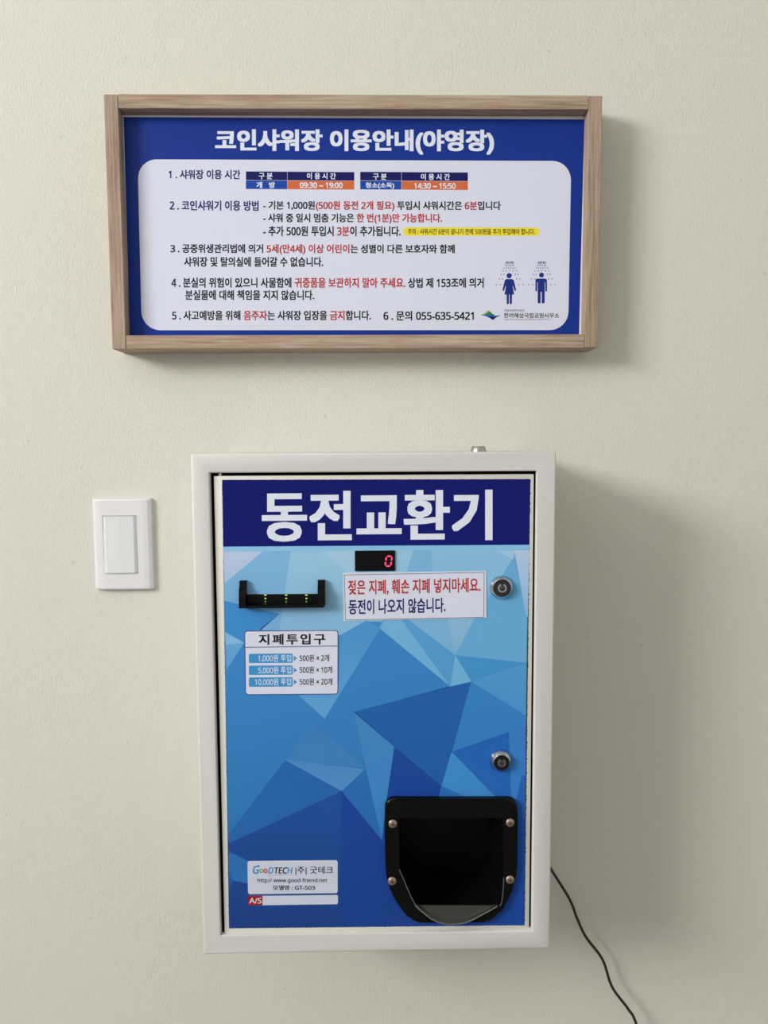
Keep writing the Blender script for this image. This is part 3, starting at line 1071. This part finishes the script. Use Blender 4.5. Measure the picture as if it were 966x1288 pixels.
# tubular key locks
def lock(px, py, r0, r1, pr, m_face):
    c = P(px, py, DI)
    s = (1 - DI) / F_PX
    R0, R1 = r0 * s, r1 * s
    body = obj('lock', lathe_bm([(R0 * 0.97, -0.0006), (R0, 0.0012), (R0 * 0.97, 0.0022), (R1 * 1.06, pr), (R1, pr + 0.0006), (R1 * 0.55, pr + 0.0006)],
                                (c.x, -DI, c.z), 'y', 40), m_chrome, machine, smooth=True)
    y = -DI - pr - 0.0006
    bm = bmesh.new()
    n = 40
    for (ra, rb, off) in ((R1 * 0.99, R1 * 0.50, 0.0003),):
        vo = [bm.verts.new((c.x + ra * math.cos(2 * math.pi * k / n), y - off, c.z + ra * math.sin(2 * math.pi * k / n))) for k in range(n)]
        vo2 = [bm.verts.new((c.x + ra * math.cos(2 * math.pi * k / n), y, c.z + ra * math.sin(2 * math.pi * k / n))) for k in range(n)]
        vi = [bm.verts.new((c.x + rb * math.cos(2 * math.pi * k / n), y - off, c.z + rb * math.sin(2 * math.pi * k / n))) for k in range(n)]
        vi2 = [bm.verts.new((c.x + rb * math.cos(2 * math.pi * k / n), y, c.z + rb * math.sin(2 * math.pi * k / n))) for k in range(n)]
        for k in range(n):
            j = (k + 1) % n
            bm.faces.new((vo[k], vo[j], vi[j], vi[k]))
            bm.faces.new((vo[k], vo2[k], vo2[j], vo[j]))
            bm.faces.new((vi[k], vi[j], vi2[j], vi2[k]))
    w = R1 * 0.13
    box_bm(c.x - w, c.x + w, y - 0.0007, y - 0.0002, c.z + R1 * 0.28, c.z + R1 * 0.66, bm=bm)
    obj('key_face', bm, m_face, body)
    bm = bmesh.new()
    # raised rim of the key hole and its core
    pts = [Vector((c.x + R1 * 0.52 * math.cos(t), y - 0.0003, c.z + R1 * 0.52 * math.sin(t))) for t in
           [math.radians(118 + 304 * k / 30) for k in range(31)]]
    tube_bm(pts, 0.0003, 8, bm=bm)
    lathe_bm([(R1 * 0.34, -0.0003), (R1 * 0.34, 0.0005), (R1 * 0.28, 0.0008)], (c.x, y, c.z), 'y', 20, bm=bm)
    obj('key_core', bm, m_core, body, smooth=True)
    return body


m_lockface = mat('blackened_lock_face', (0.035, 0.03, 0.027, 1), 0.35, metal=0.5)
lock(630.6, 738.6, 15.3, 11.4, 0.0052, m_lockface)
lock(629.8, 956.4, 14.8, 10.3, 0.0062, mat('black_lock_face', (0.012, 0.012, 0.012, 1), 0.35, metal=0.5))
# lock on the top of the housing, near the wall side
q = P(601.8, 566, 0.10)
top = obj('top_lock', lathe_bm([(0.0094, -0.001), (0.0094, 0.0008), (0.0078, 0.0058), (0.0072, 0.0062)], (q.x, -0.10, cz1), 'z', 32), m_steel, machine, smooth=True)
top['label'] = 'small steel lock standing on the top of the machine'

# coin return: black moulded tray
DB = DV + 0.00022


def rp(pts):
    return [(460 + a / 3.864, 980 + b / 3.864) for a, b in pts]


def dense(pts, n):
    """resample a closed outline to n points by length"""
    L_ = [0.0]
    m_ = len(pts)
    for i in range(m_):
        a, b = pts[i], pts[(i + 1) % m_]
        L_.append(L_[-1] + math.hypot(b[0] - a[0], b[1] - a[1]))
    out, j = [], 0
    for k in range(n):
        s = L_[-1] * k / n
        while L_[j + 1] < s:
            j += 1
        t = (s - L_[j]) / (L_[j + 1] - L_[j])
        a, b = pts[j], pts[(j + 1) % m_]
        out.append((a[0] + (b[0] - a[0]) * t, a[1] + (b[1] - a[1]) * t))
    return out


def arc(cx, cy, rx, ry, a0, a1, n):
    return [(cx + rx * math.cos(math.radians(a0 + (a1 - a0) * k / n)), cy + ry * math.sin(math.radians(a0 + (a1 - a0) * k / n))) for k in range(n + 1)]


TH = 0.006
outline = ([(416, 95)] + arc(695, 138, 44, 44, -90, 0, 7) + [(738, 300), (736, 440), (728, 505), (712, 555), (688, 603), (655, 648), (622, 682), (600, 696), (416, 697), (240, 697), (218, 683), (184, 646), (150, 598),
            (124, 552), (106, 505), (97, 445), (93, 300)] + arc(137, 138, 44, 44, 180, 270, 7))
hole = ([(416, 190), (664, 190), (668, 196), (670, 330), (670, 480), (664, 560), (648, 612), (600, 640), (545, 668), (500, 692), (455, 702), (400, 704), (350, 696), (305, 668), (268, 640), (240, 610),
         (215, 560), (190, 500), (163, 440), (161, 330), (161, 196), (165, 190)])
# pair both outlines by angle about a common centre
ctr = (416, 420)


def by_angle(pts, n):
    dp = dense(pts, 1600)
    out = []
    for k in range(n):
        t = -math.pi / 2 + 2 * math.pi * k / n
        best = min(dp, key=lambda q: abs((math.atan2(q[1] - ctr[1], q[0] - ctr[0]) - t + math.pi) % (2 * math.pi) - math.pi))
        out.append(best)
    return out


NA = 168
def chaikin(pts):
    out = []
    for i in range(len(pts)):
        a, b = pts[i], pts[(i + 1) % len(pts)]
        if math.hypot(a[0] - b[0], a[1] - b[1]) > 110:
            out += [a, b]
        else:
            out += [(a[0] * .75 + b[0] * .25, a[1] * .75 + b[1] * .25), (a[0] * .25 + b[0] * .75, a[1] * .25 + b[1] * .75)]
    return out


outline = chaikin(chaikin(outline))
o_px, h_px = rp(by_angle(outline, NA)), rp(by_angle(hole, NA))
DBF = DB + TH
op_, ip_ = pix(o_px, DBF), pix(h_px, DBF)
# the plate ends at the rim, so keep the hole inside the outline
zlow = min(zz for _, zz in op_)
ip_ = [(x, max(zz, zlow + 0.0022)) for x, zz in ip_]
bm, of, if_ = ring_prism_bm(op_, ip_, DB - 0.0005, DBF)
fe = [e_ for e_ in bm.edges if all(v in of for v in e_.verts)]
bmesh.ops.bevel(bm, geom=fe, offset=0.0026, segments=4, affect='EDGES', profile=0.5)
tray = obj('coin_tray', bm, m_plastic, machine, smooth=True)
# inside of the chute: side walls, roof and back
bm = bmesh.new()
DK = 0.105
rf = [bm.verts.new((x, -DBF + 0.001, zz)) for x, zz in ip_]
cxm = sum(x for x, _ in ip_) / NA
zc_ = sum(zz for _, zz in ip_) / NA
zfloor = P(560, 1139, DD).z
rb = []
for x, zz in ip_:
    rb.append(bm.verts.new((cxm + (x - cxm) * 0.9, -DK, max(zz, zfloor + 0.002) - 0.002)))
for k in range(NA):
    j = (k + 1) % NA
    bm.faces.new((rf[k], rf[j], rb[j], rb[k]))
bm.faces.new(rb)
obj('chute', bm, m_plastic2, tray, smooth=True)
# dished lip: from the rim outwards and down
lipx = rp([(240, 612), (262, 634), (290, 657), (318, 678), (350, 694), (385, 703), (416, 705), (450, 703), (485, 697), (520, 683), (556, 664), (595, 643), (640, 617)])
bm = bmesh.new()
nl = len(lipx)
DL = DBF + 0.006
rim = [P(a, b, DBF + 0.006 * math.sin(math.pi * i / (nl - 1))) for i, (a, b) in enumerate(lipx)]
inner = []
for i, (a, b) in enumerate(lipx):
    t = i / (nl - 1)
    xa = 523 + (629.5 - 523) * t
    inner.append(P(xa, 1138.3, DBF - 0.004))
rows_ = []
for s in range(7):
    u = s / 6
    row = []
    for i in range(nl):
        v = rim[i].lerp(inner[i], u)
        sag = 0.006 * math.sin(math.pi * u) * math.sin(math.pi * i / (nl - 1))
        v = v + Vector((0, 0.3 * sag, -sag * 0.55))
        row.append(bm.verts.new(v))
    rows_.append(row)
for s in range(6):
    for i in range(nl - 1):
        bm.faces.new((rows_[s][i], rows_[s][i + 1], rows_[s + 1][i + 1], rows_[s + 1][i]))
lip = obj('coin_dish', bm, mat('dish_painted_reflection', (0.03, 0.03, 0.027, 1), 0.2), tray, smooth=True)  # greyer base colour stands in for light reflected in the black dish
md = lip.modifiers.new('thickness', 'SOLIDIFY')
md.thickness = 0.0012
md.offset = 1
bm = tube_bm(catmull([v + Vector((0, -0.0002, 0)) for v in rim], 4), 0.0007, 8)
obj('dish_rim', bm, mat('rim_painted_highlight', (0.13, 0.13, 0.125, 1), 0.14, spec=0.8), tray, smooth=True)  # lightened base colour paints in the highlight along the black rim
# thin raised edges at both sides of the mouth
for pts in ([(163, 440), (190, 500), (215, 560), (243, 614)], [(671, 480), (668, 540), (661, 600), (652, 616)]):
    w_ = [P(a, b, DBF + 0.0002) for a, b in rp(pts)]
    obj('mouth_edge', tube_bm(catmull(w_, 4), 0.00045, 8), MATS['rim_painted_highlight'], tray, smooth=True)  # same painted highlight colour on the side edges
for sxp, syp in ((494.0, 1036.0), (641.6, 1034.6), (493.2, 1108.0), (641.4, 1106.2)):
    c = P(sxp, syp, DBF)
    R = 5.7 * (1 - DBF) / F_PX
    bm = lathe_bm([(R, -0.0004), (R, 0.0006), (R * 0.86, 0.0014), (R * 0.5, 0.0020), (R * 0.12, 0.0022)], (c.x, -DBF, c.z), 'y', 24)
    screw = obj('screw', bm, m_bronze, tray, smooth=True)
    bm = bmesh.new()
    w = R * 0.11
    yy = -DBF - 0.0020
    box_bm(c.x - R * 0.5, c.x + R * 0.5, yy - 0.00035, yy + 0.0006, c.z - w, c.z + w, bm=bm)
    box_bm(c.x - w, c.x + w, yy - 0.0004, yy + 0.0006, c.z - R * 0.5, c.z + R * 0.5, bm=bm)
    obj('cross_slot', bm, mat('dark_screw_slot', (0.10, 0.07, 0.055, 1), 0.6, metal=0.5), screw)

# ------------------------------------------------------------------ the power cord
pts = [P(660, 1040, 0.012)]
for a, b, d_ in ((694.4, 1095.4, 0.013), (716.4, 1131, 0.016), (725.7, 1154.6, 0.017), (736.7, 1178, 0.017), (757.9, 1207, 0.017), (769.7, 1241, 0.018),
                 (790, 1269, 0.020), (801, 1290, 0.020)):
    pts.append(P(a, b, d_))
last = pts[-1]
for k, (dx, dz, dd) in enumerate(((0.03, -0.10, 0.02), (0.045, -0.25, 0.02), (0.05, -0.45, 0.02))):
    pts.append(Vector((last.x + dx, -dd, last.z + dz)))
pts.append(Vector((last.x + 0.055, -0.03, 0.03)))
pts.append(Vector((last.x + 0.075, -0.07, 0.002)))
pts.append(Vector((last.x + 0.20, -0.12, 0.002)))
bm = tube_bm(catmull(pts, 8), 0.0019, 10)
cord = obj('power_cord', bm, m_cord, smooth=True)
cord['label'] = 'thin black power cord hanging down from behind the machine'
cord['category'] = 'cord'
